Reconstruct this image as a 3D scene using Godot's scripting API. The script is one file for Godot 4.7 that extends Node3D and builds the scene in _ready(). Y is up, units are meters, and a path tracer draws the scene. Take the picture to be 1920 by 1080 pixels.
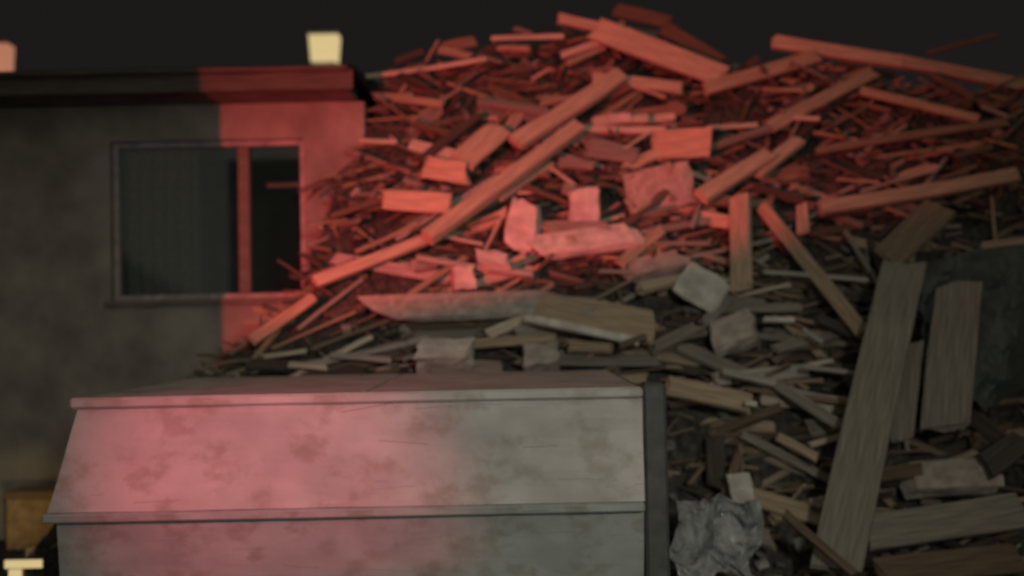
extends Node3D

# A collapsed timber house at night, lit by a red warning lamp and a soft white scene lamp.
const F := 2015.3            # focal length in pixels of a 1920 x 1080 frame (30 degrees vertical)
const EYE := Vector3(0, 1.55, 0)
const RED_AT := Vector3(-2.2, 1.7, -1.2)
var cam_basis: Basis
var rng := RandomNumberGenerator.new()
var noise := FastNoiseLite.new()
var M := {}
var used := {}

# ---------------------------------------------------------------- picture <-> place
func ray(px: float, py: float) -> Vector3:
	return cam_basis * Vector3((px - 960.0) / F, (540.0 - py) / F, -1.0)

func at(px: float, py: float, d: float) -> Vector3:
	return EYE + ray(px, py) * d

func at_z(px: float, py: float, z: float) -> Vector3:
	var r := ray(px, py)
	return EYE + r * (z / r.z)

func lerp_table(t: Array, x: float) -> float:
	if x <= t[0][0]:
		return t[0][1]
	for i in range(1, t.size()):
		if x <= t[i][0]:
			var f: float = (x - t[i - 1][0]) / (t[i][0] - t[i - 1][0])
			return lerpf(t[i - 1][1], t[i][1], f)
	return t[t.size() - 1][1]

var crest := [[-3.4, 0.0], [-2.9, 0.35], [-2.1, 1.08], [-1.42, 1.66], [-1.25, 2.9], [-1.0, 3.2], [-0.8, 3.5], [0.0, 3.68], [0.8, 3.82], [1.65, 3.42], [2.3, 3.42], [3.1, 3.35], [4.05, 3.15], [5.2, 2.6], [6.5, 1.1], [7.4, 0.0]]

func mound_h(x: float, z: float) -> float:
	var d := -z
	var h: float = lerp_table(crest, x)
	var front := 1.2 * (d - 5.45)
	if x < 0.85:
		front = minf(front, 5.0 * (d - lerpf(6.2, 5.45, smoothstep(0.6, 0.85, x))))
	h = minf(h, front)
	if x < -1.0 and d > 7.6:
		h = minf(h, lerpf(4.0, 0.9, smoothstep(7.6, 7.95, d)) if x < -1.12 else 4.0)
	h = minf(h, maxf(0.0, (11.5 - d) * 1.8))
	h += noise.get_noise_3d(x * 1.6, 3.0, z * 1.6) * 0.16 + noise.get_noise_3d(x * 6.0, 9.0, z * 6.0) * 0.07
	return h

func hit(px: float, py: float, fallback := 8.5) -> float:
	var r := ray(px, py)
	var d := 5.0
	while d < 9.4:
		var p := EYE + r * d
		if mound_h(p.x, p.z) > p.y and p.y > 0.0:
			return d
		d += 0.04
	return fallback

# ---------------------------------------------------------------- naming and tagging
func numbered(called: String) -> String:
	var n: int = used.get(called, 0)
	used[called] = n + 1
	return called if n == 0 else "%s_%03d" % [called, n]

func tag(o: Node, label: String, category: String, group := "") -> void:
	o.set_meta("label", label)
	o.set_meta("category", category)
	if group != "":
		o.set_meta("group", group)

func thing(called: String, label: String, category: String, where := Vector3.ZERO, group := "") -> Node3D:
	var o := Node3D.new()
	o.name = numbered(called)
	add_child(o)
	o.position = where
	tag(o, label, category, group)
	return o

func mesh_node(mesh: Mesh, called: String, mat: Material, parent: Node = null) -> MeshInstance3D:
	var o := MeshInstance3D.new()
	o.mesh = mesh
	o.material_override = mat
	if parent == null:
		o.name = numbered(called)
		add_child(o)
	else:
		o.name = called
		parent.add_child(o, true)
	return o

func structure(o: Node) -> void:
	o.set_meta("kind", "structure")

# ---------------------------------------------------------------- shapes
func st_new() -> SurfaceTool:
	var st := SurfaceTool.new()
	st.begin(Mesh.PRIMITIVE_TRIANGLES)
	st.set_smooth_group(-1)
	return st

func tri(st: SurfaceTool, a: Vector3, b: Vector3, c: Vector3) -> void:
	st.add_vertex(a); st.add_vertex(b); st.add_vertex(c)

func quad(st: SurfaceTool, a: Vector3, b: Vector3, c: Vector3, d: Vector3) -> void:
	tri(st, a, b, c); tri(st, a, c, d)

# a box with chamfered edges, between two corners, in the axes of xf
func add_box(st: SurfaceTool, lo: Vector3, hi: Vector3, bevel := 0.0, xf := Transform3D.IDENTITY) -> void:
	var c := (lo + hi) / 2.0
	var h := (hi - lo) / 2.0
	var b := minf(bevel, minf(h.x, minf(h.y, h.z)) * 0.45)
	if b <= 0.0005:
		for ax in 3:
			for s in [-1.0, 1.0]:
				var u := (ax + 1) % 3
				var v := (ax + 2) % 3
				var p := []
				for k in [[-1, -1], [1, -1], [1, 1], [-1, 1]]:
					var q := Vector3.ZERO
					q[ax] = s * h[ax]; q[u] = k[0] * h[u]; q[v] = k[1] * h[v]
					p.append(xf * (c + q))
				if s > 0:
					quad(st, p[3], p[2], p[1], p[0])
				else:
					quad(st, p[0], p[1], p[2], p[3])
		return
	var corner := func(sx, sy, sz, ax) -> Vector3:
		var q := Vector3(sx * (h.x - b), sy * (h.y - b), sz * (h.z - b))
		q[ax] += [sx, sy, sz][ax] * b
		return xf * (c + q)
	for ax in 3:
		var u := (ax + 1) % 3
		var v := (ax + 2) % 3
		for s in [-1, 1]:
			var p := []
			for k in [[-1, -1], [1, -1], [1, 1], [-1, 1]]:
				var sg := [0, 0, 0]
				sg[ax] = s; sg[u] = k[0]; sg[v] = k[1]
				p.append(corner.call(sg[0], sg[1], sg[2], ax))
			if s > 0:
				quad(st, p[3], p[2], p[1], p[0])
			else:
				quad(st, p[0], p[1], p[2], p[3])
		for su in [-1, 1]:
			for sv in [-1, 1]:
				var e := []
				for k in [[-1, u], [1, u], [1, v], [-1, v]]:
					var sg := [0, 0, 0]
					sg[ax] = k[0]; sg[u] = su; sg[v] = sv
					e.append(corner.call(sg[0], sg[1], sg[2], k[1]))
				if su * sv > 0:
					quad(st, e[0], e[1], e[2], e[3])
				else:
					quad(st, e[3], e[2], e[1], e[0])
	for sx in [-1, 1]:
		for sy in [-1, 1]:
			for sz in [-1, 1]:
				var a: Vector3 = corner.call(sx, sy, sz, 0)
				var b2: Vector3 = corner.call(sx, sy, sz, 1)
				var c2: Vector3 = corner.call(sx, sy, sz, 2)
				if sx * sy * sz > 0:
					tri(st, a, c2, b2)
				else:
					tri(st, a, b2, c2)

func done(st: SurfaceTool) -> ArrayMesh:
	st.generate_normals()
	return st.commit()

func box_mesh(lo: Vector3, hi: Vector3, bevel := 0.0) -> ArrayMesh:
	var st := st_new()
	add_box(st, lo, hi, bevel)
	return done(st)

# a broken board along x: chamfered, a little bowed and twisted, with splintered ends
func board_mesh(length: float, width: float, thick: float, jag: float) -> ArrayMesh:
	var st := st_new()
	var segs := 4
	var ch := minf(0.005, thick * 0.2)
	var prof := [Vector2(-0.5, -0.5 + ch / thick), Vector2(-0.5, 0.5 - ch / thick), Vector2(-0.5 + ch / width, 0.5), Vector2(0.0, 0.5), Vector2(0.5 - ch / width, 0.5), Vector2(0.5, 0.5 - ch / thick), Vector2(0.5, -0.5 + ch / thick), Vector2(0.5 - ch / width, -0.5), Vector2(0.0, -0.5), Vector2(-0.5 + ch / width, -0.5)]
	var bow := rng.randf_range(-0.018, 0.018) * length
	var twist := rng.randf_range(-0.1, 0.1)
	var cut_a := []
	var cut_b := []
	var slant_a := rng.randf_range(-1, 1) * width * 0.5 * jag
	var slant_b := rng.randf_range(-1, 1) * width * 0.5 * jag
	for k in prof.size():
		cut_a.append(slant_a * prof[k].x + rng.randf_range(0.0, jag) * width * 0.55)
		cut_b.append(slant_b * prof[k].x + rng.randf_range(0.0, jag) * width * 0.55)
	var rings := []
	for i in segs + 1:
		var t := float(i) / segs
		var r := []
		var w := 1.0 + rng.randf_range(-0.04, 0.03)
		for k in prof.size():
			var x := (t - 0.5) * length
			if i == 0:
				x += cut_a[k]
			elif i == segs:
				x -= cut_b[k]
			var y: float = prof[k].y * thick
			var z: float = prof[k].x * width * w
			var a := twist * (t - 0.5)
			r.append(Vector3(x, y * cos(a) - z * sin(a) + bow * (1.0 - 4.0 * (t - 0.5) * (t - 0.5)), y * sin(a) + z * cos(a)))
		rings.append(r)
	var n := prof.size()
	for i in segs:
		for k in n:
			var j := (k + 1) % n
			quad(st, rings[i][k], rings[i][j], rings[i + 1][j], rings[i + 1][k])
	for k in range(1, n - 1):
		tri(st, rings[0][0], rings[0][k + 1], rings[0][k])
		tri(st, rings[segs][0], rings[segs][k], rings[segs][k + 1])
	return done(st)

# a broken lump or slab: a box of small faces pushed about
func chunk_mesh(size: Vector3, rough: float) -> ArrayMesh:
	var st := st_new()
	var seed_at := rng.randf() * 100.0
	var skew := Vector3(rng.randf_range(-0.3, 0.3), rng.randf_range(-0.3, 0.3), rng.randf_range(-0.3, 0.3))
	var push := func(q: Vector3) -> Vector3:
		var k := q
		var l := maxf(absf(q.x), maxf(absf(q.y), absf(q.z)))
		k = k.lerp(q.normalized() * l * 0.92, 0.22)
		k += Vector3(noise.get_noise_3d(q.x * 30 + seed_at, q.y * 30, q.z * 30), noise.get_noise_3d(q.x * 30, q.y * 30 + seed_at, q.z * 30 + 7), noise.get_noise_3d(q.x * 30 + 5, q.y * 30, q.z * 30 + seed_at)) * rough
		k.x += skew.x * k.y + skew.z * k.z * 0.5
		k.y += skew.y * k.x * 0.4
		return Vector3(k.x * size.x, k.y * size.y, k.z * size.z) * 0.5
	var n := 3
	for ax in 3:
		var u := (ax + 1) % 3
		var v := (ax + 2) % 3
		for s in [-1.0, 1.0]:
			for i in n:
				for j in n:
					var p := []
					for k in [[0, 0], [1, 0], [1, 1], [0, 1]]:
						var q := Vector3.ZERO
						q[ax] = s
						q[u] = -1.0 + 2.0 * (i + k[0]) / n
						q[v] = -1.0 + 2.0 * (j + k[1]) / n
						p.append(push.call(q))
					if s > 0:
						quad(st, p[3], p[2], p[1], p[0])
					else:
						quad(st, p[0], p[1], p[2], p[3])
	return done(st)

func add_tube(st: SurfaceTool, a: Vector3, b: Vector3, ra: float, rb: float, n := 12) -> void:
	var x := (b - a).normalized()
	var y := x.cross(Vector3(0.31, 0.2, 0.93)).normalized()
	var z := x.cross(y)
	for k in n:
		var t0 := TAU * k / n
		var t1 := TAU * (k + 1) / n
		var p0 := y * cos(t0) + z * sin(t0)
		var p1 := y * cos(t1) + z * sin(t1)
		quad(st, a + p0 * ra, b + p0 * rb, b + p1 * rb, a + p1 * ra)
		tri(st, a, a + p0 * ra, a + p1 * ra)
		tri(st, b, b + p1 * rb, b + p0 * rb)

# a wavy sheet with thickness over a grid of points
func sheet_mesh(f: Callable, nu: int, nv: int, thick: float) -> ArrayMesh:
	var st := SurfaceTool.new()
	st.begin(Mesh.PRIMITIVE_TRIANGLES)
	st.set_smooth_group(-1)
	var g := []
	for i in nu + 1:
		var row := []
		for j in nv + 1:
			row.append(f.call(float(i) / nu, float(j) / nv))
		g.append(row)
	var back := []
	for i in nu + 1:
		var row := []
		for j in nv + 1:
			var du: Vector3 = g[mini(i + 1, nu)][j] - g[maxi(i - 1, 0)][j]
			var dv: Vector3 = g[i][mini(j + 1, nv)] - g[i][maxi(j - 1, 0)]
			row.append(g[i][j] + du.cross(dv).normalized() * thick)
		back.append(row)
	for i in nu:
		for j in nv:
			quad(st, g[i][j], g[i + 1][j], g[i + 1][j + 1], g[i][j + 1])
			quad(st, back[i][j + 1], back[i + 1][j + 1], back[i + 1][j], back[i][j])
	for i in nu:
		quad(st, g[i][0], back[i][0], back[i + 1][0], g[i + 1][0])
		quad(st, g[i + 1][nv], back[i + 1][nv], back[i][nv], g[i][nv])
	for j in nv:
		quad(st, g[0][j + 1], back[0][j + 1], back[0][j], g[0][j])
		quad(st, g[nu][j], back[nu][j], back[nu][j + 1], g[nu][j + 1])
	return done(st)

# a board between two points of the place, its broad face turned towards n
func lay_board(a: Vector3, b: Vector3, width: float, thick: float, n: Vector3, mat: Material, called: String, jag := 0.5) -> MeshInstance3D:
	var x := (b - a).normalized()
	var y := (n - x * n.dot(x)).normalized()
	var z := x.cross(y)
	var o := mesh_node(board_mesh(a.distance_to(b), width, thick, jag), called, mat)
	o.transform = Transform3D(Basis(x, y, z), (a + b) / 2.0)
	return o

# ---------------------------------------------------------------- materials
func noise_image(size: int, freq: float, octaves: int, lo: float, hi: float, kind := FastNoiseLite.TYPE_SIMPLEX_SMOOTH, seed_at := 1, gain := 0.55) -> Image:
	var n := FastNoiseLite.new()
	n.noise_type = kind
	n.seed = seed_at
	n.frequency = freq
	n.fractal_octaves = octaves
	n.fractal_gain = gain
	var src := n.get_seamless_image(size, size)
	var im := Image.create(size, size, false, Image.FORMAT_RGB8)
	for y in size:
		for x in size:
			var v := lerpf(lo, hi, src.get_pixel(x, y).r)
			im.set_pixel(x, y, Color(v, v, v))
	return im

func tex(im: Image) -> ImageTexture:
	im.generate_mipmaps()
	return ImageTexture.create_from_image(im)

func srgb(c: Color) -> Color:
	return c.linear_to_srgb()

func mat(base: Color, rough: float, t: Texture2D = null, scale := Vector3.ONE, relief: Texture2D = null, depth := 0.0, world := false) -> StandardMaterial3D:
	var m := StandardMaterial3D.new()
	m.albedo_color = srgb(base)
	m.roughness = rough
	m.metallic_specular = 0.35
	if t:
		m.albedo_texture = t
	if relief:
		m.heightmap_enabled = true
		m.heightmap_texture = relief
		m.heightmap_scale = depth
	m.uv1_triplanar = true
	m.uv1_world_triplanar = world
	m.uv1_scale = scale
	return m

# worn paint: faint mottling, scuffed and soiled patches with ragged outlines, fine scratches
func worn_paint() -> Image:
	var im := noise_image(512, 0.008, 4, 0.86, 1.04, FastNoiseLite.TYPE_SIMPLEX_SMOOTH, 21, 0.55)
	var soil := noise_image(512, 0.011, 6, 0.0, 1.0, FastNoiseLite.TYPE_SIMPLEX, 33, 0.62)
	var scuff := noise_image(512, 0.03, 5, 0.0, 1.0, FastNoiseLite.TYPE_SIMPLEX, 41, 0.7)
	for y in 512:
		for x in 512:
			var v := im.get_pixel(x, y).r
			var a := smoothstep(0.45, 0.85, soil.get_pixel(x, y).r)
			var b := smoothstep(0.62, 0.85, scuff.get_pixel(x, y).r)
			v = lerpf(lerpf(v, 0.66, a * 0.38), 1.0, b * 0.3)
			im.set_pixel(x, y, Color(v, v * (1.0 - 0.03 * a), v * (1.0 - 0.07 * a)))
	var r2 := RandomNumberGenerator.new()
	r2.seed = 6
	for k in 70:
		var x := r2.randi() % 480
		var y := r2.randi() % 512
		var tone := r2.randf_range(0.6, 0.95)
		var n := r2.randi_range(12, 60)
		var drift := r2.randf_range(-0.25, 0.25)
		for i in n:
			im.set_pixel((x + i) % 512, int(y + i * drift + 512) % 512, Color(tone, tone, tone))
	return im

func make_materials() -> void:
	var worn := tex(worn_paint())
	var grain := tex(noise_image(256, 0.03, 6, 0.62, 1.1, FastNoiseLite.TYPE_SIMPLEX_SMOOTH, 3, 0.7))
	var blot := tex(noise_image(256, 0.012, 5, 0.78, 1.05, FastNoiseLite.TYPE_SIMPLEX_SMOOTH, 8, 0.6))
	var fine := tex(noise_image(256, 0.05, 5, 0.3, 1.1, FastNoiseLite.TYPE_SIMPLEX, 5, 0.7))
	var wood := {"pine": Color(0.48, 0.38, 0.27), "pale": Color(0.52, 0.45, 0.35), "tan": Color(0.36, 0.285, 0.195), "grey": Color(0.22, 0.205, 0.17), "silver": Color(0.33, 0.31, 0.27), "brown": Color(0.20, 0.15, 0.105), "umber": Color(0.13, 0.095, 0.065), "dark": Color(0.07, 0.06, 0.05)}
	for k in wood:
		M[k] = mat(wood[k], 0.85, grain, Vector3(0.3, 11, 11), grain, 0.1)
	M.plaster = mat(Color(0.46, 0.44, 0.39), 0.9, blot, Vector3(2, 2, 2), fine, 0.3)
	M.dusty = mat(Color(0.33, 0.30, 0.26), 0.92, blot, Vector3(3, 3, 3), fine, 0.5)
	M.brick = mat(Color(0.34, 0.22, 0.16), 0.92, blot, Vector3(4, 4, 4), fine, 0.4)
	M.debris = mat(Color(0.10, 0.095, 0.08), 0.95, fine, Vector3(1.3, 1.3, 1.3), fine, 2.0, true)
	M.stucco = mat(Color(0.235, 0.215, 0.185), 0.92, blot, Vector3(0.5, 0.5, 0.5), fine, 0.25, true)
	M.trim = mat(Color(0.16, 0.14, 0.115), 0.7, grain, Vector3(0.3, 6, 6), grain, 0.1)
	M.fascia = mat(Color(0.085, 0.075, 0.06), 0.7, grain, Vector3(0.3, 6, 6), grain, 0.1)
	M.soffit = mat(Color(0.20, 0.19, 0.16), 0.85, blot, Vector3(1, 1, 1))
	M.shingle = mat(Color(0.05, 0.05, 0.05), 0.95, fine, Vector3(3, 3, 3))
	M.frame = mat(Color(0.30, 0.27, 0.26), 0.5, blot, Vector3(2, 2, 2))
	M.inside = mat(Color(0.12, 0.11, 0.10), 0.9, blot, Vector3(1, 1, 1))
	M.curtain = mat(Color(0.24, 0.21, 0.17), 0.95, fine, Vector3(3, 3, 3))
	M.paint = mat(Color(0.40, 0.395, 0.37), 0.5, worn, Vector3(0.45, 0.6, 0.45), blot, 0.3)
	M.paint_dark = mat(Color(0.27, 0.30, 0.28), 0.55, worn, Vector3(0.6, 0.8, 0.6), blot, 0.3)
	M.post = mat(Color(0.07, 0.075, 0.07), 0.6, blot, Vector3(2, 2, 2))
	M.tarp = mat(Color(0.075, 0.09, 0.085), 0.55, blot, Vector3(2, 2, 2), fine, 0.1)
	M.plastic = mat(Color(0.30, 0.32, 0.31), 0.2, blot, Vector3(3, 3, 3))
	M.card = mat(Color(0.33, 0.22, 0.11), 0.9, blot, Vector3(3, 3, 3))
	M.tape = mat(Color(0.16, 0.10, 0.05), 0.5)
	M.metal = mat(Color(0.10, 0.10, 0.10), 0.5, blot, Vector3(4, 4, 4))
	M.ground = mat(Color(0.075, 0.07, 0.065), 0.95, fine, Vector3(0.7, 0.7, 0.7), fine, 1.0, true)
	var g := StandardMaterial3D.new()
	g.albedo_color = Color(0.10, 0.26, 0.24, 0.22)
	g.transparency = BaseMaterial3D.TRANSPARENCY_ALPHA
	g.roughness = 0.05
	M.glass = g
	M.lamp_yellow = glow(Color(1.0, 0.76, 0.36), 0.66)
	M.lamp_orange = glow(Color(1.0, 0.42, 0.24), 0.42)
	M.lamp_red = glow(Color(1.0, 0.09, 0.05), 1.0)
	M.lamp_white = glow(Color(1.0, 0.96, 0.86), 1.0)

func glow(c: Color, energy: float) -> StandardMaterial3D:
	var m := StandardMaterial3D.new()
	m.albedo_color = Color(0.1, 0.1, 0.1)
	m.emission_enabled = true
	m.emission = srgb(c)
	m.emission_energy_multiplier = energy
	return m

# ================================================================ the scene
func _ready() -> void:
	rng.seed = 20
	noise.seed = 4
	noise.frequency = 0.5
	noise.fractal_octaves = 3
	camera_and_sky()
	make_materials()
	setting()
	lamps()
	house()
	mound()
	container()
	main_timbers()
	sheets_and_lumps()
	loose_boards()
	splinters()
	small_things()

func camera_and_sky() -> void:
	var cam := Camera3D.new()
	cam.name = "camera"
	add_child(cam)
	cam.position = EYE
	cam.rotation_degrees = Vector3(1.7, 0, -1.15)
	cam_basis = cam.transform.basis
	var at_lens := CameraAttributesPhysical.new()
	at_lens.frustum_focal_length = 44.8
	at_lens.frustum_focus_distance = 3.2
	at_lens.exposure_aperture = 1.6
	cam.attributes = at_lens
	cam.fov = 30.0
	cam.near = 0.05
	cam.far = 400.0
	cam.current = true
	var we := WorldEnvironment.new()
	we.name = "environment"
	var e := Environment.new()
	e.background_mode = Environment.BG_SKY
	var sm := ProceduralSkyMaterial.new()
	sm.sky_top_color = srgb(Color(0.0105, 0.0095, 0.0092))
	sm.sky_horizon_color = srgb(Color(0.0125, 0.0108, 0.0102))
	sm.ground_horizon_color = srgb(Color(0.006, 0.006, 0.006))
	sm.ground_bottom_color = srgb(Color(0.004, 0.004, 0.004))
	sm.sun_angle_max = 0.1
	var sky := Sky.new()
	sky.sky_material = sm
	e.sky = sky
	e.tonemap_mode = Environment.TONE_MAPPER_LINEAR
	e.tonemap_exposure = 1.0
	e.sdfgi_enabled = true
	e.ssao_enabled = true
	e.ssil_enabled = true
	we.environment = e
	add_child(we)
	# the glow of the town's sky, very weak and very wide
	var moon := DirectionalLight3D.new()
	moon.name = "night_sky_glow"
	moon.light_energy = 0.08
	moon.light_color = Color(1.0, 0.95, 0.85)
	moon.light_angular_distance = 90.0
	moon.shadow_enabled = true
	add_child(moon)
	moon.rotation_degrees = Vector3(-38, 12, 0)

func setting() -> void:
	var st := st_new()
	var s := 120.0
	quad(st, Vector3(-s, 0, s), Vector3(-s, 0, -s), Vector3(s, 0, -s), Vector3(s, 0, s))
	var o := mesh_node(done(st), "ground", M.ground)
	structure(o)

func look(l: Node3D, from: Vector3, to: Vector3) -> void:
	l.look_at_from_position(from, to, Vector3.UP)

# a lamp box on a tripod: housing open towards its aim, lens at the back, plus legs
func lamp_box(called: String, label: String, from: Vector3, to: Vector3, size: Vector2, deep: float, lens: Material) -> Node3D:
	var t := thing(called, label, "lamp", Vector3(from.x, 0, from.z))
	var b := Basis.looking_at((to - from).normalized(), Vector3.UP)
	var xf := Transform3D(b, Vector3(0, from.y, 0))
	var hx := size.x / 2.0
	var hy := size.y / 2.0
	var st := st_new()
	add_box(st, Vector3(-hx, -hy, 0.06), Vector3(hx, hy, 0.14), 0.01, xf)
	add_box(st, Vector3(-hx, hy, -deep), Vector3(hx, hy + 0.012, 0.14), 0.0, xf)
	add_box(st, Vector3(-hx, -hy - 0.012, -deep), Vector3(hx, -hy, 0.14), 0.0, xf)
	add_box(st, Vector3(-hx - 0.012, -hy - 0.012, -deep), Vector3(-hx, hy + 0.012, 0.14), 0.0, xf)
	add_box(st, Vector3(hx, -hy - 0.012, -deep), Vector3(hx + 0.012, hy + 0.012, 0.14), 0.0, xf)
	mesh_node(done(st), "housing", M.metal, t)
	st = st_new()
	add_box(st, Vector3(-hx + 0.005, -hy + 0.005, 0.04), Vector3(hx - 0.005, hy - 0.005, 0.058), 0.004, xf)
	mesh_node(done(st), "lamp_lens", lens, t)
	st = st_new()
	add_tube(st, Vector3(0, 0.55, 0.1), Vector3(0, from.y - hy - 0.02, 0.08), 0.018, 0.018)
	mesh_node(done(st), "pole", M.metal, t)
	for k in 3:
		st = st_new()
		var a := TAU * k / 3.0
		add_tube(st, Vector3(0, 0.6, 0.1), Vector3(0.38 * sin(a), 0.0, 0.1 + 0.38 * cos(a)), 0.014, 0.014, 8)
		mesh_node(done(st), "leg", M.metal, t)
	return t

func spot(parent: Node3D, called: String, from: Vector3, to: Vector3, angle: float, soft: float, size: float, energy: float, color: Color) -> void:
	var l := SpotLight3D.new()
	l.name = called
	parent.add_child(l)
	l.light_energy = energy
	l.light_color = srgb(color)
	l.light_size = size
	l.spot_angle = angle
	l.spot_angle_attenuation = soft
	l.spot_range = 60.0
	l.spot_attenuation = 2.0
	l.shadow_enabled = true
	look(l, from, to)

func lamps() -> void:
	# red warning lamp left of the camera; its long lower shutter keeps the beam off the foot of the heap
	var aim := at(900, 375, 7.4)
	var t := lamp_box("red_warning_lamp", "red warning lamp with long lower shutter on a tripod beside the hoarding", RED_AT, aim, Vector2(0.3, 0.26), 0.05, M.lamp_red)
	spot(t, "red_beam", RED_AT, aim, 29.0, 1.0, 0.02, 58.0, Color(1.0, 0.085, 0.085))
	var p1 := at(430, 668, 7.9)
	var p2 := at(1400, 455, 6.9)
	var d1 := (p1 - RED_AT).normalized()
	var d2 := (p2 - RED_AT).normalized()
	var e1 := RED_AT + d1 * 0.8 - (d2 - d1) * 0.2
	var e2 := RED_AT + d2 * 0.8 + (d2 - d1) * 0.6
	var down := Vector3(0, -0.012, 0)
	var n1 := RED_AT + d1 * 0.14 + Vector3(-0.1, -0.14, 0)
	var n2 := RED_AT + d2 * 0.14 + Vector3(0.1, -0.14, 0)
	var st := st_new()
	var off := -t.position
	quad(st, n1 + off, e1 + off, e2 + off, n2 + off)
	quad(st, n2 + off + down, e2 + off + down, e1 + off + down, n1 + off + down)
	quad(st, e1 + off, e1 + off + down, e2 + off + down, e2 + off)
	mesh_node(done(st), "shutter", M.metal, t)
	# second red lamp, higher, on the container only
	var from2 := Vector3(-2.1, 2.35, -0.6)
	var aim2 := at_z(480, 900, -4.4)
	t = lamp_box("red_warning_lamp", "small red warning lamp on a taller tripod aimed at the container", from2, aim2, Vector2(0.2, 0.2), 0.12, M.lamp_red)
	spot(t, "red_beam", from2, aim2, 12.5, 0.9, 0.03, 15.0, Color(1.0, 0.085, 0.17))
	# hoarding panel whose edge cuts the red beam on the house wall
	t = thing("hoarding_panel", "upright plywood hoarding panel on two posts beside the red lamp", "hoarding", Vector3(-2.2, 0, -4.2))
	mesh_node(box_mesh(Vector3(-0.95, 0.1, -0.012), Vector3(0.02, 3.4, 0.012), 0.003), "panel", M.tan, t)
	for x in [-0.85, -0.12]:
		mesh_node(box_mesh(Vector3(x, 0, -0.075), Vector3(x + 0.07, 3.3, -0.014), 0.004), "post", M.brown, t)
	# white scene lamp behind the camera
	var from3 := Vector3(1.1, 2.5, 1.6)
	var aim3 := at(930, 740, 5.4)
	t = lamp_box("white_scene_lamp", "white scene lamp on a tripod behind the camera", from3, aim3, Vector2(0.7, 0.5), 0.1, M.lamp_white)
	spot(t, "white_beam", from3, aim3, 31.0, 1.0, 0.22, 14.0, Color(1.0, 0.96, 0.86))

func street_lamp(head: Vector3, size: Vector3, lens: Material, color: Color, energy: float, label: String) -> void:
	var t := thing("street_lamp", label, "street lamp", Vector3(head.x, 0, head.z), "street lamps behind the house")
	var st := st_new()
	add_tube(st, Vector3(0, 0, 0), Vector3(0, head.y - size.y * 0.55, 0), 0.09, 0.05)
	mesh_node(done(st), "pole", M.metal, t)
	st = st_new()
	var y := head.y
	var hx := size.x / 2.0
	var hz := size.z / 2.0
	add_box(st, Vector3(-hx - 0.02, y + size.y / 2, -hz - 0.02), Vector3(hx + 0.02, y + size.y / 2 + 0.05, hz + 0.02), 0.01)
	mesh_node(done(st), "lamp_cap", M.metal, t)
	st = st_new()
	add_box(st, Vector3(-hx * 0.8, y - size.y / 2 - 0.05, -hz * 0.8), Vector3(hx * 0.8, y - size.y / 2, hz * 0.8), 0.01)
	mesh_node(done(st), "lamp_collar", M.metal, t)
	st = st_new()
	# tapered lantern glass
	var lo := Vector3(hx * 0.86, y - size.y / 2 + 0.001, hz * 0.86)
	var hi := Vector3(hx, y + size.y / 2 - 0.001, hz)
	var c := []
	for k in [[-1, -1], [1, -1], [1, 1], [-1, 1]]:
		c.append([Vector3(k[0] * lo.x, lo.y, k[1] * lo.z), Vector3(k[0] * hi.x, hi.y, k[1] * hi.z)])
	for k in 4:
		var j := (k + 1) % 4
		quad(st, c[k][0], c[k][1], c[j][1], c[j][0])
	mesh_node(done(st), "lamp_glass", lens, t)
	var l := OmniLight3D.new()
	l.name = "lamp_light"
	t.add_child(l)
	l.position = Vector3(0, y - size.y, hz + 0.5)
	l.light_energy = energy
	l.light_color = srgb(color)
	l.light_size = 0.2
	l.omni_range = 60.0
	l.omni_attenuation = 2.0
	l.shadow_enabled = true

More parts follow.
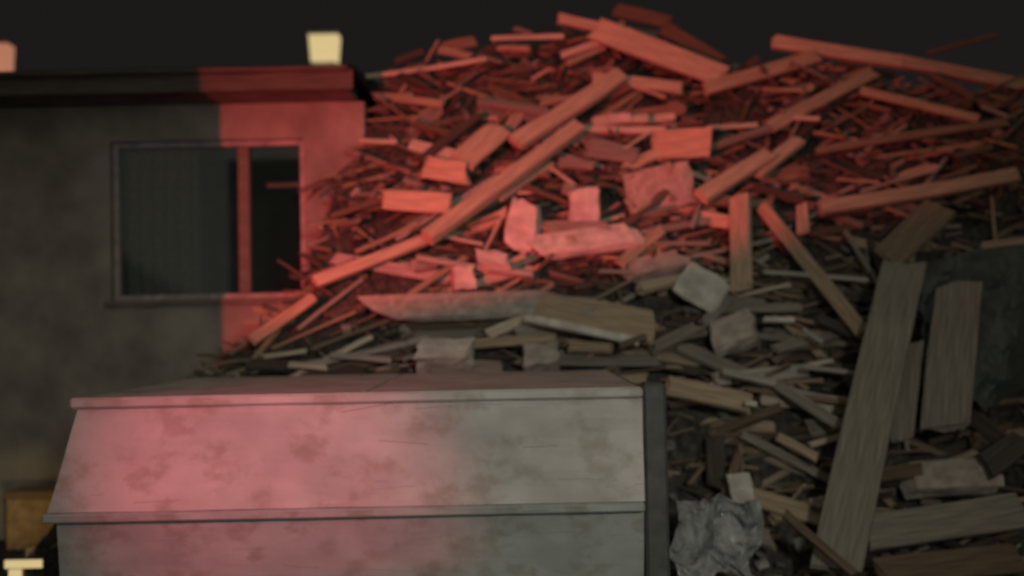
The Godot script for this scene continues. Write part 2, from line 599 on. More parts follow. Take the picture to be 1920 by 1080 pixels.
# ---------------------------------------------------------------- the standing part of the house
func house() -> void:
	var zf := -8.0
	var x0 := -8.0
	var x1 := -1.08
	var wl := at_z(207, 411, zf).x
	var wr := at_z(571, 411, zf).x
	var wt := at_z(388, 263, zf).y
	var wb := at_z(388, 561, zf).y
	var top := at_z(600, 192, zf).y
	var t := thing("house", "low stucco house with a dark window and a broken end buried in rubble", "house", Vector3(0, 0, zf))
	var st := st_new()
	add_box(st, Vector3(x0, 0, -0.2), Vector3(wl, top, 0))
	add_box(st, Vector3(wl, 0, -0.2), Vector3(wr, wb, 0))
	add_box(st, Vector3(wl, wt, -0.2), Vector3(wr, top, 0))
	add_box(st, Vector3(wr, 0, -0.2), Vector3(x1, top, 0))
	mesh_node(done(st), "wall", M.stucco, t)
	st = st_new()
	add_box(st, Vector3(x0, 0, -5.2), Vector3(x1, top, -5.0))
	add_box(st, Vector3(x0, 0, -5.0), Vector3(x0 + 0.2, top, -0.203))
	add_box(st, Vector3(x1 - 0.2, 0, -5.0), Vector3(x1, top, -0.203))
	mesh_node(done(st), "inner_wall", M.inside, t)
	mesh_node(box_mesh(Vector3(x0 + 0.2, 0.3, -5.0), Vector3(x1 - 0.2, 0.4, -0.203)), "floor", M.inside, t)
	# eave: soffit, fascia, low roof
	var xe: float = at_z(662, 148, -7.5).x
	var ft := at_z(520, 131, -7.5).y
	var fb := top
	mesh_node(box_mesh(Vector3(x0 - 0.4, top + 0.002, -5.6), Vector3(xe - 0.05, top + 0.03, 0.478)), "soffit", M.soffit, t)
	var fascia := mesh_node(box_mesh(Vector3(x0 - 0.4, fb - 0.012, 0.48), Vector3(xe, ft, 0.505), 0.004), "fascia", M.fascia, t)
	mesh_node(box_mesh(Vector3(x0 - 0.4, ft - 0.02, 0.507), Vector3(xe - 0.03, ft + 0.012, 0.56), 0.006), "gutter_lip", M.fascia, fascia)
	st = st_new()
	var r0 := ft + 0.014
	quad(st, Vector3(x0 - 0.5, r0, 0.56), Vector3(x0 - 0.5, r0 + 0.4, -2.6), Vector3(xe, r0 + 0.4, -2.6), Vector3(xe, r0, 0.56))
	quad(st, Vector3(x0 - 0.5, r0 + 0.4, -2.6), Vector3(x0 - 0.5, r0, -5.7), Vector3(xe, r0, -5.7), Vector3(xe, r0 + 0.4, -2.6))
	tri(st, Vector3(xe, r0, 0.56), Vector3(xe, r0 + 0.4, -2.6), Vector3(xe, r0, -5.7))
	tri(st, Vector3(x0 - 0.5, r0, -5.7), Vector3(x0 - 0.5, r0 + 0.4, -2.6), Vector3(x0 - 0.5, r0, 0.56))
	quad(st, Vector3(x0 - 0.5, r0, 0.56), Vector3(xe, r0, 0.56), Vector3(xe, r0, -5.7), Vector3(x0 - 0.5, r0, -5.7))
	mesh_node(done(st), "roof", M.shingle, t)
	# window
	var w := Node3D.new()
	w.name = "window"
	t.add_child(w)
	w.position = Vector3(wl, wb, 0)
	var W := wr - wl
	var H := wt - wb
	st = st_new()
	add_box(st, Vector3(0.001, 0.001, -0.12), Vector3(0.045, H - 0.001, -0.05), 0.006)
	add_box(st, Vector3(W - 0.04, 0.001, -0.12), Vector3(W - 0.001, H - 0.001, -0.05), 0.006)
	add_box(st, Vector3(0.045, 0.001, -0.12), Vector3(W - 0.04, 0.04, -0.05), 0.006)
	add_box(st, Vector3(0.045, H - 0.04, -0.12), Vector3(W - 0.04, H - 0.001, -0.05), 0.006)
	mesh_node(done(st), "frame", M.frame, w)
	var m0 := at_z(444, 411, zf).x - wl
	var m1 := at_z(466, 411, zf).x - wl
	mesh_node(box_mesh(Vector3(m0, 0.041, -0.11), Vector3(m1, H - 0.041, -0.035), 0.008), "mullion", M.trim, w)
	mesh_node(box_mesh(Vector3(0.045, 0.04, -0.088), Vector3(m0, H - 0.04, -0.082)), "pane", M.glass, w)
	mesh_node(box_mesh(Vector3(m1, 0.04, -0.088), Vector3(W - 0.04, H - 0.04, -0.082)), "pane", M.glass, w)
	mesh_node(box_mesh(Vector3(-0.04, -0.045, -0.04), Vector3(W + 0.03, -0.002, 0.035), 0.008), "sill", M.trim, w)
	# curtain drawn over the wide pane
	var cl := at_z(216, 411, zf).x
	var cr := at_z(352, 411, zf).x
	var cf := func(u: float, v: float) -> Vector3:
		return Vector3(lerpf(cl, cr, u), lerpf(wb - 0.1, wt + 0.05, v), zf - 0.3 + 0.025 * sin(u * 34.0 + sin(v * 3.0)))
	var c := mesh_node(sheet_mesh(cf, 48, 6, 0.003), "curtain", M.curtain)
	tag(c, "drab curtain hanging inside the dark house window", "curtain")
	street_lamp(at(609, 93, 20.0), Vector3(0.56, 0.5, 0.3), M.lamp_yellow, Color(1.0, 0.78, 0.38), 1.0, "square yellow street lamp glowing above the roof edge")
	street_lamp(at(2, 118, 20.0), Vector3(0.38, 0.66, 0.3), M.lamp_orange, Color(1.0, 0.42, 0.24), 0.8, "dim orange street lamp at the far end of the roof")

# ---------------------------------------------------------------- the heap itself
func mound() -> void:
	var st := SurfaceTool.new()
	st.begin(Mesh.PRIMITIVE_TRIANGLES)
	st.set_smooth_group(-1)
	var nx := 190
	var nz := 120
	var p := []
	for i in nx + 1:
		var row := []
		for j in nz + 1:
			var x := lerpf(-3.5, 7.5, float(i) / nx) + rng.randf_range(-0.02, 0.02)
			var z := lerpf(-5.2, -11.6, float(j) / nz) + rng.randf_range(-0.02, 0.02)
			row.append(Vector3(x, maxf(-0.05, mound_h(x, z) - 0.10 + rng.randf_range(-0.05, 0.05)), z))
		p.append(row)
	for i in nx:
		for j in nz:
			quad(st, p[i][j], p[i][j + 1], p[i + 1][j + 1], p[i + 1][j])
	var o := mesh_node(done(st), "crushed_debris", M.debris)
	o.set_meta("kind", "stuff")
	o.set_meta("label", "crushed brown debris packed between the broken boards of the heap")

# ---------------------------------------------------------------- the container in front
func container() -> void:
	var z0 := -4.4
	var tl := at_z(146, 746, z0)
	var tr := at_z(1204, 725, z0)
	var top := (tl.y + tr.y) / 2.0
	var ledge := (at_z(90, 968, z0).y + at_z(1200, 946, z0).y) / 2.0
	var bl := at_z(88, 968, z0).x
	var zb := -6.05
	var t := thing("waste_container", "grey painted steel waste container with flat lid in front of the rubble", "container", Vector3(0, 0, z0))
	# upper panel: slab with a splayed left end, slightly wavy plate
	var xl := tl.x
	var xr := tr.x
	var face := func(u: float, v: float) -> Vector3:
		var x := lerpf(lerpf(bl, xl, v), xr, u)
		var y := lerpf(ledge + 0.012, top - 0.045, v)
		return Vector3(x, y, 0.012 * noise.get_noise_3d(x * 3.0, y * 5.0, 2.0) - 0.012)
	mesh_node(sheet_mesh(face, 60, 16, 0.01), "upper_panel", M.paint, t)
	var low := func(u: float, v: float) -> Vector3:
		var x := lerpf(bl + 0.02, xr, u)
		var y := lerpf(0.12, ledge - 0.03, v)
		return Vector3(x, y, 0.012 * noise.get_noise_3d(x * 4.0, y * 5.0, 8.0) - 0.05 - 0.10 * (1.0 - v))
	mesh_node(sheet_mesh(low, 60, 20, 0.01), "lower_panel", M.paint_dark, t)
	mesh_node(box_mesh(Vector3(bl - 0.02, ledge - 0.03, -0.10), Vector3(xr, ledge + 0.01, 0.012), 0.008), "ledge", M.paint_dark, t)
	mesh_node(box_mesh(Vector3(xl - 0.03, top - 0.045, -0.06), Vector3(xr, top, 0.02), 0.012), "rim", M.paint, t)
	# lid halves lying a little below the rim
	var depth := zb - z0
	mesh_node(box_mesh(Vector3(xl - 0.01, top - 0.03, depth), Vector3((xl + xr) / 2 - 0.006, top - 0.006, -0.063), 0.006), "lid", M.paint, t)
	mesh_node(box_mesh(Vector3((xl + xr) / 2 + 0.006, top - 0.03, depth), Vector3(xr, top - 0.008, -0.063), 0.006), "lid", M.paint, t)
	# sides, back, base
	var st := st_new()
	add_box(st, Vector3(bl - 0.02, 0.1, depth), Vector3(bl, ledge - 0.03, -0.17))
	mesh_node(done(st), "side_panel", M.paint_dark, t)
	st = st_new()
	var a := Vector3(bl, ledge - 0.03, -0.03)
	var b := Vector3(xl, top - 0.046, -0.03)
	quad(st, a, Vector3(a.x, a.y, depth), Vector3(b.x, b.y, depth), b)
	quad(st, b + Vector3(0.01, 0, 0), Vector3(b.x + 0.01, b.y, depth), Vector3(a.x + 0.01, a.y, depth), a + Vector3(0.01, 0, 0))
	mesh_node(done(st), "side_panel", M.paint, t)
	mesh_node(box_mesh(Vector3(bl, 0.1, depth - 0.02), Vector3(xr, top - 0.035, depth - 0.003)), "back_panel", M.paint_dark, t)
	mesh_node(box_mesh(Vector3(bl, 0.08, depth), Vector3(xr, 0.098, -0.17)), "base", M.post, t)
	var xp := at_z(1250, 760, z0).x
	mesh_node(box_mesh(Vector3(xr + 0.003, 0.0, -0.14), Vector3(xp, top + 0.012, -0.005), 0.012), "corner_post", M.post, t)
	mesh_node(box_mesh(Vector3(xr + 0.003, 0.1, depth), Vector3(xr + 0.03, top - 0.02, -0.143)), "side_panel", M.post, t)
	for x in [bl + 0.05, xr - 0.15]:
		mesh_node(box_mesh(Vector3(x, 0.0, depth + 0.05), Vector3(x + 0.1, 0.079, -0.2), 0.01), "skid", M.post, t)

# ---------------------------------------------------------------- timbers one can pick out in the picture
# x1, y1, x2, y2, width (pixels), thickness (m), lift towards the viewer (m), wood, name, label
func timber(px: Array, w: float, thick: float, lift: float, wood: String, called: String, label: String, tilt := Vector3.ZERO, jag := 0.5, depths := []) -> void:
	var d1: float = hit(px[0], px[1])
	var d2: float = hit(px[2], px[3])
	if absf(d1 - d2) > 0.9:
		var m := (d1 + d2) / 2.0
		d1 = m + clampf(d1 - m, -0.45, 0.45)
		d2 = m + clampf(d2 - m, -0.45, 0.45)
	d1 -= lift
	d2 -= lift
	if depths.size() == 2:
		d1 = depths[0]
		d2 = depths[1]
	var a := at(px[0], px[1], d1)
	var b := at(px[2], px[3], d2)
	var n := (EYE - (a + b) / 2.0).normalized() + tilt
	var o := lay_board(a, b, w / F * (d1 + d2) / 2.0, thick, n, M[wood], called, jag)
	tag(o, label, "timber", "timbers of the rubble heap")

func main_timbers() -> void:
	var up := Vector3(0, 0.5, 0)
	var lf := Vector3(-0.5, 0.2, 0)
	timber([1112, 52, 1362, 146], 46, 0.04, 0.25, "pine", "wide_plank", "wide pale plank sloping down from the very peak of the heap", up)
	timber([1150, 18, 1262, 44], 26, 0.03, 0.1, "umber", "broken_board", "dark board end behind the peak plank against the sky", up, 0.9)
	timber([1236, 46, 1358, 122], 30, 0.03, 0.1, "umber", "wide_plank", "dark plank lying behind the peak plank", up, 0.8)
	timber([820, 92, 895, 76], 22, 0.03, 0.15, "brown", "broken_board", "short brown board on the far crest of the heap", up, 0.9)
	timber([715, 150, 800, 122], 16, 0.03, 0.15, "umber", "broken_board", "dark board where the crest drops to the house roof", up, 0.9)
	timber([1045, 34, 1190, 64], 20, 0.04, 0.22, "pine", "broken_board", "short board poking out over the peak of the heap", up)
	timber([965, 268, 1165, 140], 34, 0.06, 0.30, "pine", "roof_beam", "upper of two parallel beams running up the middle of the heap", lf, 0.2)
	timber([1108, 147, 1282, 166], 24, 0.04, 0.20, "pine", "broken_board", "level board meeting the head of the upper parallel beam", up)
	timber([800, 446, 1086, 236], 30, 0.07, 0.34, "pine", "roof_beam", "lower and longer of two parallel beams running up the middle of the heap", lf, 0.2)
	timber([588, 530, 812, 444], 22, 0.05, 0.22, "pine", "roof_beam", "beam leaning down to the window corner from the long middle beam", up, 0.3)
	timber([1072, 240, 1250, 244], 14, 0.03, 0.22, "pale", "wooden_lath", "thin level lath at the head of the long middle beam", up)
	timber([862, 306, 945, 236], 54, 0.03, 0.26, "pine", "wide_plank", "short wide plank beside the upper parallel beam", lf, 0.8)
	timber([790, 312, 880, 326], 42, 0.04, 0.26, "pine", "broken_board", "short thick board end sticking out above the brightest board", lf, 0.7)
	timber([714, 374, 850, 382], 38, 0.04, 0.30, "pine", "broken_board", "brightest short board end beside the house wall", lf, 0.7)
	timber([684, 144, 914, 110], 9, 0.02, 0.24, "pale", "wooden_lath", "long thin lath rising across the upper flank above the house end", up)
	timber([920, 72, 1058, 68], 10, 0.02, 0.24, "pale", "wooden_lath", "thin level lath just under the crest of the heap", up)
	timber([1050, 105, 1172, 62], 14, 0.03, 0.26, "pale", "wooden_lath", "upper lath of a rising pair under the peak plank", up)
	timber([1062, 120, 1135, 88], 12, 0.03, 0.24, "tan", "wooden_lath", "lower lath of a rising pair under the peak plank", up)
	timber([704, 180, 830, 196], 16, 0.03, 0.24, "tan", "broken_board", "brown board sloping slightly on the flank near the eave", up)
	timber([582, 242, 664, 238], 11, 0.025, 0.26, "pale", "wooden_lath", "pale lath sticking out in front of the wall above the window corner", up)
	timber([580, 236, 672, 176], 24, 0.03, 0.2, "dark", "broken_board", "dark torn board under the broken end of the eave", up, 0.9)
	timber([672, 264, 744, 266], 9, 0.02, 0.26, "pale", "wooden_lath", "short thin lath level with the top of the window", up)
	timber([500, 348, 600, 344], 8, 0.02, 0.3, "silver", "wooden_lath", "grey lath reaching out across the dark window", up)
	timber([610, 363, 700, 364], 9, 0.02, 0.3, "silver", "wooden_lath", "short grey lath beside the window jamb", up)
	timber([1448, 78, 1700, 118], 26, 0.05, 0.2, "pine", "roof_beam", "long ridge timber with a pale end standing out against the sky", up, 0.3)
	timber([1690, 116, 1925, 162], 24, 0.05, 0.22, "tan", "roof_beam", "timber carrying on the line of the ridge timber downhill", up, 0.3)
	timber([1320, 166, 1535, 104], 28, 0.04, 0.26, "tan", "broken_board", "board running down from under the pale end of the ridge timber", up)
	timber([1738, 100, 1868, 66], 9, 0.02, 0.1, "umber", "wooden_lath", "thin dark stick rising against the night sky", up)
	timber([1440, 240, 1640, 136], 26, 0.04, 0.3, "tan", "broken_board", "brown board rising steadily under the ridge timber", up)
	timber([1312, 370, 1446, 288], 32, 0.05, 0.3, "pine", "broken_board", "short stout board rising beside the bright plate", lf)
	timber([1414, 330, 1500, 262], 28, 0.04, 0.28, "pine", "broken_board", "short board parallel to the stout one by the bright plate", lf)
	timber([1612, 170, 1836, 224], 18, 0.03, 0.28, "tan", "broken_board", "narrow board sloping down below the ridge timber", up)
	timber([1486, 220, 1538, 223], 10, 0.02, 0.32, "pale", "wooden_lath", "tiny pale lath end under the ridge timber", up)
	timber([1325, 240, 1420, 234], 9, 0.02, 0.32, "pale", "wooden_lath", "thin lath above the bright plate", up)
	timber([1536, 390, 1908, 328], 28, 0.05, 0.36, "tan", "roof_beam", "long beam rising out over the dark tarpaulin", up, 0.3)
	timber([1528, 284, 1890, 230], 16, 0.03, 0.26, "brown", "broken_board", "brown board rising above the dark hollow", up)
	timber([1387, 368, 1390, 545], 40, 0.05, 0.36, "pine", "wall_stud", "upright stud with broad face standing in the middle of the heap", lf, 0.4)
	timber([1428, 386, 1622, 628], 26, 0.04, 0.4, "tan", "broken_board", "long narrow board leaning down from beside the upright stud", lf, 0.4)
	timber([1504, 384, 1506, 436], 24, 0.03, 0.34, "pine", "broken_board", "stub of board beside the head of the long narrow leaning board", lf)
	timber([1768, 386, 1656, 492], 66, 0.04, 0.4, "brown", "wide_plank", "broad brown plank slanting down to the head of the tall grey board", lf, 0.6)
	timber([1697, 490, 1566, 1072], 84, 0.04, 0.4, "grey", "wide_plank", "tall wide grey board leaning on the heap down to the ground", Vector3(-0.15, 0.2, 0), 0.35, [6.35, 5.15])
	timber([1800, 520, 1770, 815], 84, 0.03, 0.4, "grey", "wide_plank", "wide brownish board standing behind the tall grey board", Vector3(-0.2, 0.2, 0), 0.6, [6.2, 5.7])
	timber([1712, 640, 1690, 830], 40, 0.03, 0.4, "grey", "broken_board", "narrow board wedged between the tall grey board and the wide brownish one", Vector3(-0.3, 0.1, 0), 0.8, [6.05, 5.75])
	timber([1430, 510, 1628, 526], 9, 0.02, 0.3, "silver", "wooden_lath", "thin level lath behind the long narrow leaning board", up)
	timber([1430, 599, 1490, 600], 11, 0.02, 0.36, "plaster", "wooden_lath", "bright white lath end under the leaning board", up)
	timber([1505, 618, 1544, 642], 11, 0.02, 0.36, "silver", "wooden_lath", "small pale stick under the long narrow leaning board", up)
	timber([1505, 688, 1614, 701], 10, 0.02, 0.3, "silver", "wooden_lath", "pale level stick running behind the tall grey board", up)
	timber([1355, 697, 1456, 720], 14, 0.03, 0.32, "silver", "broken_board", "upper end of a pale sloping strip near the container corner", up)
	timber([1448, 716, 1580, 802], 22, 0.03, 0.3, "grey", "broken_board", "grey strip sloping down to the tall grey board", up)
	timber([1244, 722, 1416, 760], 40, 0.04, 0.32, "tan", "broken_board", "reddish brown board beside the container corner post", up, 0.7)
	timber([1395, 756, 1420, 758], 10, 0.02, 0.42, "plaster", "wooden_lath", "tiny white splinter at the tip of the reddish brown board", up)
	timber([1455, 818, 1534, 860], 18, 0.03, 0.3, "tan", "broken_board", "short tan board pointing at the tall grey board", up)
	timber([1470, 962, 1604, 1078], 17, 0.03, 0.45, "umber", "broken_board", "dark thin pole slanting down across the foot of the tall grey board", up, 0.3, [5.2, 4.95])
	timber([1855, 704, 1925, 686], 13, 0.02, 0.4, "silver", "wooden_lath", "pale lath rising beside the wide brownish board", up)
	timber([1840, 462, 1925, 452], 16, 0.03, 0.45, "tan", "broken_board", "tan board end lying on the dark tarpaulin", up, 0.5, [6.1, 5.95])
	timber([1640, 665, 1880, 668], 8, 0.02, 0.42, "grey", "wooden_lath", "long thin lath crossing behind the tall grey board", up)
	timber([420, 668, 760, 606], 34, 0.03, 0.22, "tan", "wide_plank", "long plank lying along the foot of the slope below the window", up)
	timber([470, 640, 590, 556], 22, 0.03, 0.18, "tan", "broken_board", "board following the edge of the heap under the window", up)
	timber([372, 690, 528, 698], 18, 0.03, 0.2, "pine", "broken_board", "reddish board lying behind the far corner of the container lid", up, 0.8)
	timber([540, 684, 614, 690], 13, 0.025, 0.22, "pale", "wooden_lath", "pale yellowish splinter just above the container lid", up)
	timber([618, 666, 734, 676], 12, 0.02, 0.22, "silver", "wooden_lath", "pale bent strip above the container lid", up)
	timber([1160, 650, 1212, 632], 14, 0.03, 0.34, "umber", "broken_board", "dark stub under the bright edge of the tan sheet", up)
	timber([985, 596, 1200, 642], 16, 0.03, 0.36, "plaster", "broken_board", "bright edge strip under the tan sheet", up)
	timber([1620, 1000, 1925, 955], 70, 0.03, 0.3, "grey", "wide_plank", "broad grey plank low beside the foot of the tall board", up, 0.6)
	timber([1640, 1075, 1925, 1045], 60, 0.03, 0.35, "umber", "wide_plank", "dark broad plank at the very foot of the heap", up, 0.6)
	timber([1840, 880, 1925, 820], 50, 0.03, 0.3, "dark", "wide_plank", "charred plank near the wide brownish board", up, 0.6)

# ---------------------------------------------------------------- slabs, scraps, sheets
func lump(px: Array, thick: float, lift: float, matname: String, called: String, label: String, category: String, roll := 0.0, tilt := Vector3.ZERO, rough := 0.3) -> void:
	var cx: float = (px[0] + px[2]) / 2.0
	var cy: float = (px[1] + px[3]) / 2.0
	var d := hit(cx, cy) - lift
	var size := Vector3((px[2] - px[0]) / F * d, (px[3] - px[1]) / F * d, thick)
	var o := mesh_node(chunk_mesh(size, rough), called, M[matname])
	var p := at(cx, cy, d)
	var n := ((EYE - p).normalized() + tilt).normalized()
	o.transform = Transform3D(Basis.looking_at(-n, Vector3.UP) * Basis(Vector3(0, 0, 1), deg_to_rad(roll)), p)
	tag(o, label, category, "lumps and slabs in the heap")

func sheets_and_lumps() -> void:
	var up := Vector3(0, 0.8, 0)
	lump([700, 542, 1075, 604], 0.05, 0.25, "dusty", "plaster_sheet", "large dusty plaster sheet lying level above the container", "sheet", 1.0, up, 0.12)
	lump([1000, 556, 1232, 640], 0.04, 0.24, "tan", "plywood_sheet", "tan sheet sloping down at the end of the plaster sheet", "sheet", -14, up, 0.12)
	lump([782, 642, 890, 692], 0.16, 0.2, "plaster", "plaster_lump", "big pale lump just above the middle of the container lid", "rubble", 0, up)
	lump([980, 650, 1050, 700], 0.14, 0.16, "dusty", "plaster_lump", "dusty lump above the container lid near the tan sheet", "rubble", 10, up)
	lump([848, 500, 888, 544], 0.1, 0.26, "plaster", "plaster_lump", "small white block above the large plaster sheet", "rubble", 3)
	lump([896, 474, 958, 506], 0.1, 0.28, "plaster", "plaster_lump", "pale flat lump above the small white block", "rubble", -10, up)
	lump([952, 378, 1010, 470], 0.1, 0.28, "plaster", "plaster_lump", "upright pale slab in the middle of the heap", "rubble", -8)
	lump([1066, 352, 1124, 432], 0.12, 0.28, "plaster", "plaster_lump", "upright pale slab under the long middle beam", "rubble", 6)
	lump([1000, 425, 1200, 480], 0.08, 0.2, "plaster", "plaster_sheet", "pale sheet lying at the foot of the two upright slabs", "sheet", 10, up, 0.2)
	lump([1140, 212, 1184, 228], 0.08, 0.26, "plaster", "plaster_lump", "small pale brick sized block below the level board", "rubble")
	lump([1216, 240, 1334, 298], 0.05, 0.26, "pine", "plywood_sheet", "bright plate of sheathing on the upper slope", "sheet", -4, Vector3(-0.4, 0.2, 0), 0.15)
	lump([1170, 310, 1300, 400], 0.05, 0.16, "dusty", "plaster_sheet", "dull sheet below the bright plate", "sheet", 12, Vector3(-0.3, 0.3, 0), 0.15)
	lump([1270, 505, 1360, 574], 0.03, 0.32, "plaster", "plaster_sheet", "white diamond shaped scrap of plasterboard below the upright stud", "scrap", -38, Vector3.ZERO, 0.15)
	lump([1370, 886, 1412, 942], 0.06, 0.34, "plaster", "plaster_lump", "small upright pale block near the crumpled plastic", "rubble", 4)
	lump([1180, 480, 1280, 520], 0.1, 0.2, "dusty", "plaster_lump", "dusty slab beside the white diamond scrap", "rubble", 14, up)
	lump([1330, 590, 1420, 660], 0.12, 0.2, "dusty", "plaster_lump", "rough brown lump under the white diamond scrap", "rubble", 20, up)
	lump([1700, 860, 1860, 930], 0.1, 0.2, "dusty", "plaster_sheet", "dim dusty sheet behind the foot of the tall board", "sheet", 8, up, 0.2)
	# dark tarpaulin over the near end of the heap
	var tf := func(u: float, v: float) -> Vector3:
		var p := at(lerpf(1722, 2080, u), lerpf(lerpf(500, 385, u), 700 + 60 * sin(u * 5.0), v), 6.75 - 0.75 * v - 0.35 * u)
		return p + Vector3(0, 0.02, 0.07) * sin(u * 17.0 + v * 4.0) * (0.3 + v) + Vector3(0, 0, 1) * noise.get_noise_3d(u * 6, v * 6, 1.0) * 0.16
	var o := mesh_node(sheet_mesh(tf, 40, 30, 0.004), "tarpaulin", M.tarp)
	tag(o, "dark green tarpaulin draped over the near shoulder of the heap", "tarpaulin")
	# crumpled clear plastic at the foot
	var pf := func(u: float, v: float) -> Vector3:
		var p := at(lerpf(1262, 1420, u) + 10 * sin(v * 7.0), lerpf(930, 1085, v) + 14 * sin(u * 9.0), 5.25 - 0.3 * v)
		return p + Vector3(noise.get_noise_3d(u * 4, v * 4, 4.0) * 0.04, noise.get_noise_3d(u * 4, v * 4, 1.0) * 0.05, absf(noise.get_noise_3d(u * 5, v * 5, 9.0)) * 0.2)
	o = mesh_node(sheet_mesh(pf, 26, 24, 0.002), "plastic_sheet", M.plastic)
	tag(o, "crumpled whitish plastic sheet at the foot of the heap beside the container", "plastic sheet")

# ---------------------------------------------------------------- the many boards in between
var outline := PackedVector2Array([Vector2(385, 700), Vector2(480, 640), Vector2(575, 560), Vector2(590, 510), Vector2(592, 260), Vector2(655, 190), Vector2(705, 135), Vector2(770, 95), Vector2(850, 62), Vector2(960, 55), Vector2(1060, 32), Vector2(1150, 22), Vector2(1250, 50), Vector2(1350, 120), Vector2(1450, 118), Vector2(1520, 100), Vector2(1700, 128), Vector2(1930, 172), Vector2(1930, 1085), Vector2(1250, 1085), Vector2(1250, 715), Vector2(385, 712)])

func zone(x: float, y: float) -> String:
	if y < 165:
		return "near the crest of the heap" if x < 1300 else "close under the ridge timber"
	if x < 760 and y < 480:
		return "beside the torn end of the house wall"
	if y < 330:
		return "around the two parallel beams" if x < 1120 else ("around the bright plate" if x < 1430 else "above the long beam over the tarpaulin")
	if y < 500:
		return "below the long middle beam" if x < 1120 else ("around the upright stud" if x < 1520 else "above the tall grey board")
	if y < 720 and x < 1000:
		return "between the window and the container lid"
	if y < 720 and x < 1430:
		return "around the white diamond scrap"
	if y < 720:
		return "beside the upper half of the tall grey board"
	if x < 1560:
		return "between the container and the tall grey board"
	return "low down behind the tall grey board"

func gauss(mean: float, sd: float) -> float:
	return rng.randfn(mean, sd)

func loose_boards() -> void:
	var count := 0
	var tries := 0
	var told := {}
	while count < 285 and tries < 6000:
		tries += 1
		var x := rng.randf_range(385, 1930)
		var y := rng.randf_range(20, 1085)
		if not Geometry2D.is_point_in_polygon(Vector2(x, y), outline):
			continue
		if x > 1740 and y > 400 and y < 690 and rng.randf() < 0.8:
			continue
		if x > 1530 and x < 1720 and y > 265 and y < 335 and rng.randf() < 0.6:
			continue
		if y > 850 and rng.randf() < 0.35:
			continue
		var ang := 0.0
		var r := rng.randf()
		if x < 740:
			ang = gauss(4, 10) if y < 520 else gauss(16, 12)
		elif x < 1300 and y < 560:
			ang = gauss(28, 16) if r < 0.55 else gauss(-6, 14)
		elif x < 1300:
			ang = gauss(3, 12)
		elif y < 330:
			ang = gauss(-12, 10) if r < 0.45 else gauss(28, 16)
		else:
			ang = gauss(-14, 16) if r < 0.6 else (gauss(12, 12) if r < 0.85 else gauss(80, 22))
		var big := clampf(1.0 + (y - 500) / 1400.0, 0.7, 1.4)
		var l := exp(rng.randf_range(log(70.0), log(270.0))) * big
		var w := exp(rng.randf_range(log(6.0), log(30.0))) * big
		if y < 150:
			l *= 0.75
			w *= 0.7
		var dx := cos(deg_to_rad(ang)) * l / 2.0
		var dy := -sin(deg_to_rad(ang)) * l / 2.0
		var ok := true
		for s in [-1, 1]:
			var e := Vector2(x + s * (dx - s * 0.0), y + s * dy)
			if not Geometry2D.is_point_in_polygon(e.lerp(Vector2(x, y), 0.18), outline):
				ok = false
		if not ok or x - absf(dx) < 1262 and y + absf(dy) > 716:
			continue
		var d0 := hit(x, y)
		var lift := rng.randf_range(-0.02, 0.2)
		var d1 := clampf(hit(x - dx, y - dy, d0), d0 - 0.35, d0 + 0.35) - lift + gauss(0, 0.06)
		var d2 := clampf(hit(x + dx, y + dy, d0), d0 - 0.35, d0 + 0.35) - lift + gauss(0, 0.06)
		var a := at(x - dx, y - dy, d1)
		var b := at(x + dx, y + dy, d2)
		if minf(a.y, b.y) < 0.04:
			continue
		if minf(a.x, b.x) < -1.15 and minf(a.z, b.z) < -7.86:
			continue
		var lath := w < 10.0 * big
		var wide := w > 20.0 * big
		var woods := ["pine", "pale", "tan", "tan", "grey", "grey", "grey", "silver", "brown", "umber", "umber", "dark", "dark"] if not lath else ["pine", "pale", "pale", "tan", "silver", "grey", "brown"]
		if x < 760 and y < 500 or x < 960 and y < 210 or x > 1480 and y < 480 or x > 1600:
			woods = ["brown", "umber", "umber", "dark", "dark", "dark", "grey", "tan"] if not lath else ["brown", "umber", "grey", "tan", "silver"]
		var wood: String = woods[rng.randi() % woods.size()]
		var n := (EYE - (a + b) / 2.0).normalized() + Vector3(gauss(0, 0.4), gauss(0.45, 0.45), 0)
		var called := "wooden_lath" if lath else ("wide_plank" if wide else "broken_board")
		var tint: String = {"pine": "pine coloured", "pale": "pale", "tan": "tan", "grey": "weathered grey", "silver": "light grey", "brown": "brown", "umber": "dark brown", "dark": "charred"}[wood]
		var size := "long" if l > 190 * big else ("short" if l < 110 * big else "middling")
		var form := "thin lath" if lath else ("wide plank" if wide else "board")
		var pose := "lying level" if absf(ang) < 7 else ("standing steep" if absf(ang) > 50 else ("rising" if ang > 0 else "sloping down"))
		var label := "%s %s %s %s %s" % [size, tint, form, pose, zone(x, y)]
		if told.has(label):
			continue
		told[label] = true
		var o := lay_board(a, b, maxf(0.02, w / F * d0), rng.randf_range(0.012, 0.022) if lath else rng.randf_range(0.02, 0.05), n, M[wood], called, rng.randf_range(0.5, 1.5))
		tag(o, label, "timber", "broken boards filling the heap")
		count += 1

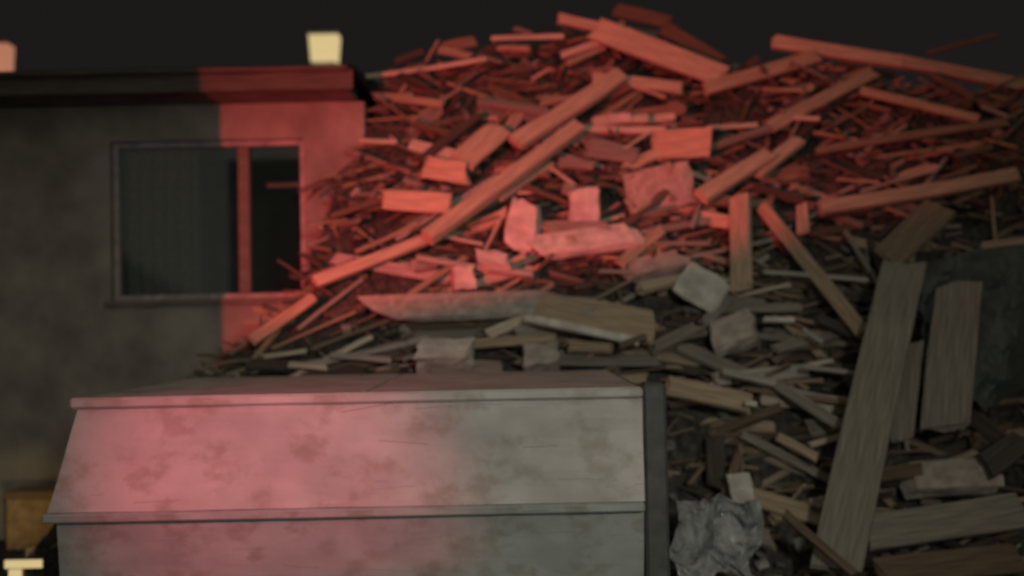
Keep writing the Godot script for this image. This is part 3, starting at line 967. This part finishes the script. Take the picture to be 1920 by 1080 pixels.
func splinters() -> void:
	# far too many to count: slivers of wood and crumbs of plaster over the whole heap
	for kind in 2:
		var spots := []
		var tries := 0
		var want: int = [2600, 700][kind]
		while spots.size() < want and tries < want * 4:
			tries += 1
			var x := rng.randf_range(-2.6, 5.2)
			var z := rng.randf_range(-5.5, -9.2)
			if x < 0.75 and z > -6.15:
				continue
			if x < -1.05 and z < -7.75:
				continue
			var y := mound_h(x, z)
			if y < 0.03:
				continue
			spots.append(Vector3(x, y - 0.04 + rng.randf() * 0.07, z))
		var mm := MultiMesh.new()
		mm.transform_format = MultiMesh.TRANSFORM_3D
		mm.use_colors = true
		mm.mesh = box_mesh(Vector3(-0.5, -0.5, -0.5), Vector3(0.5, 0.5, 0.5)) if kind == 0 else chunk_mesh(Vector3.ONE, 0.4)
		mm.instance_count = spots.size()
		for i in spots.size():
			var b := Basis.from_euler(Vector3(rng.randf_range(-0.8, 0.8), gauss(0, 0.6), gauss(0.08, 0.35)))
			var s := Vector3(exp(rng.randf_range(log(0.1), log(0.6))), rng.randf_range(0.006, 0.02), rng.randf_range(0.012, 0.05))
			if kind == 1:
				s = Vector3.ONE * rng.randf_range(0.02, 0.075)
				s.y *= 0.6
			mm.set_instance_transform(i, Transform3D(b * Basis.from_scale(s), spots[i]))
			var v := exp(rng.randf_range(log(0.05), log(0.3)))
			mm.set_instance_color(i, Color(v, v * rng.randf_range(0.72, 0.85), v * rng.randf_range(0.45, 0.66)) if kind == 0 else Color(v, v * 0.95, v * 0.86))
		var m := StandardMaterial3D.new()
		m.vertex_color_use_as_albedo = true
		m.roughness = 0.9
		var o := MultiMeshInstance3D.new()
		o.multimesh = mm
		o.material_override = m
		o.name = ["wood_splinters", "plaster_crumbs"][kind]
		add_child(o)
		o.set_meta("kind", "stuff")
		o.set_meta("label", ["countless wood slivers strewn over the whole heap", "pale plaster crumbs scattered over the whole heap"][kind])

# ---------------------------------------------------------------- at the foot of the house wall
func small_things() -> void:
	var c := at_z(62, 985, -7.6)
	var t := thing("cardboard_box", "brown cardboard box standing at the foot of the house wall", "box", Vector3(c.x, 0, -7.6))
	var h := at_z(55, 922, -7.6).y
	mesh_node(box_mesh(Vector3(-0.19, 0.004, -0.28), Vector3(0.26, h - 0.05, 0.0), 0.006), "body", M.card, t)
	mesh_node(box_mesh(Vector3(-0.2, h - 0.048, -0.29), Vector3(0.27, h, 0.012), 0.006), "lid", M.tape, t)
	# small yellow work lamp on a stand in front of the box
	var p := at(45, 1056, 6.0)
	t = thing("work_lamp", "small glowing yellow work lamp on a stand beside the container", "lamp", Vector3(p.x, 0, p.z))
	var y := p.y
	mesh_node(box_mesh(Vector3(-0.11, y - 0.03, -0.04), Vector3(0.11, y + 0.025, 0.0), 0.008), "lamp_head", M.metal, t)
	mesh_node(box_mesh(Vector3(-0.105, y - 0.026, 0.002), Vector3(0.105, y + 0.02, 0.012), 0.004), "lamp_tube", M.lamp_yellow, t)
	mesh_node(box_mesh(Vector3(-0.085, 0.03, -0.03), Vector3(0.0, y - 0.032, 0.0), 0.006), "stand", M.card, t)
	mesh_node(box_mesh(Vector3(-0.083, 0.03, 0.002), Vector3(-0.01, y - 0.032, 0.01), 0.003), "lamp_tube", M.lamp_yellow, t)
	mesh_node(box_mesh(Vector3(-0.12, 0.0, -0.09), Vector3(0.1, 0.028, 0.07), 0.008), "base", M.metal, t)
	spot(t, "lamp_light", Vector3(p.x - 0.05, y + 0.05, p.z - 0.06), Vector3(c.x, 0.3, -7.6), 13.0, 0.8, 0.05, 0.6, Color(1.0, 0.72, 0.32))
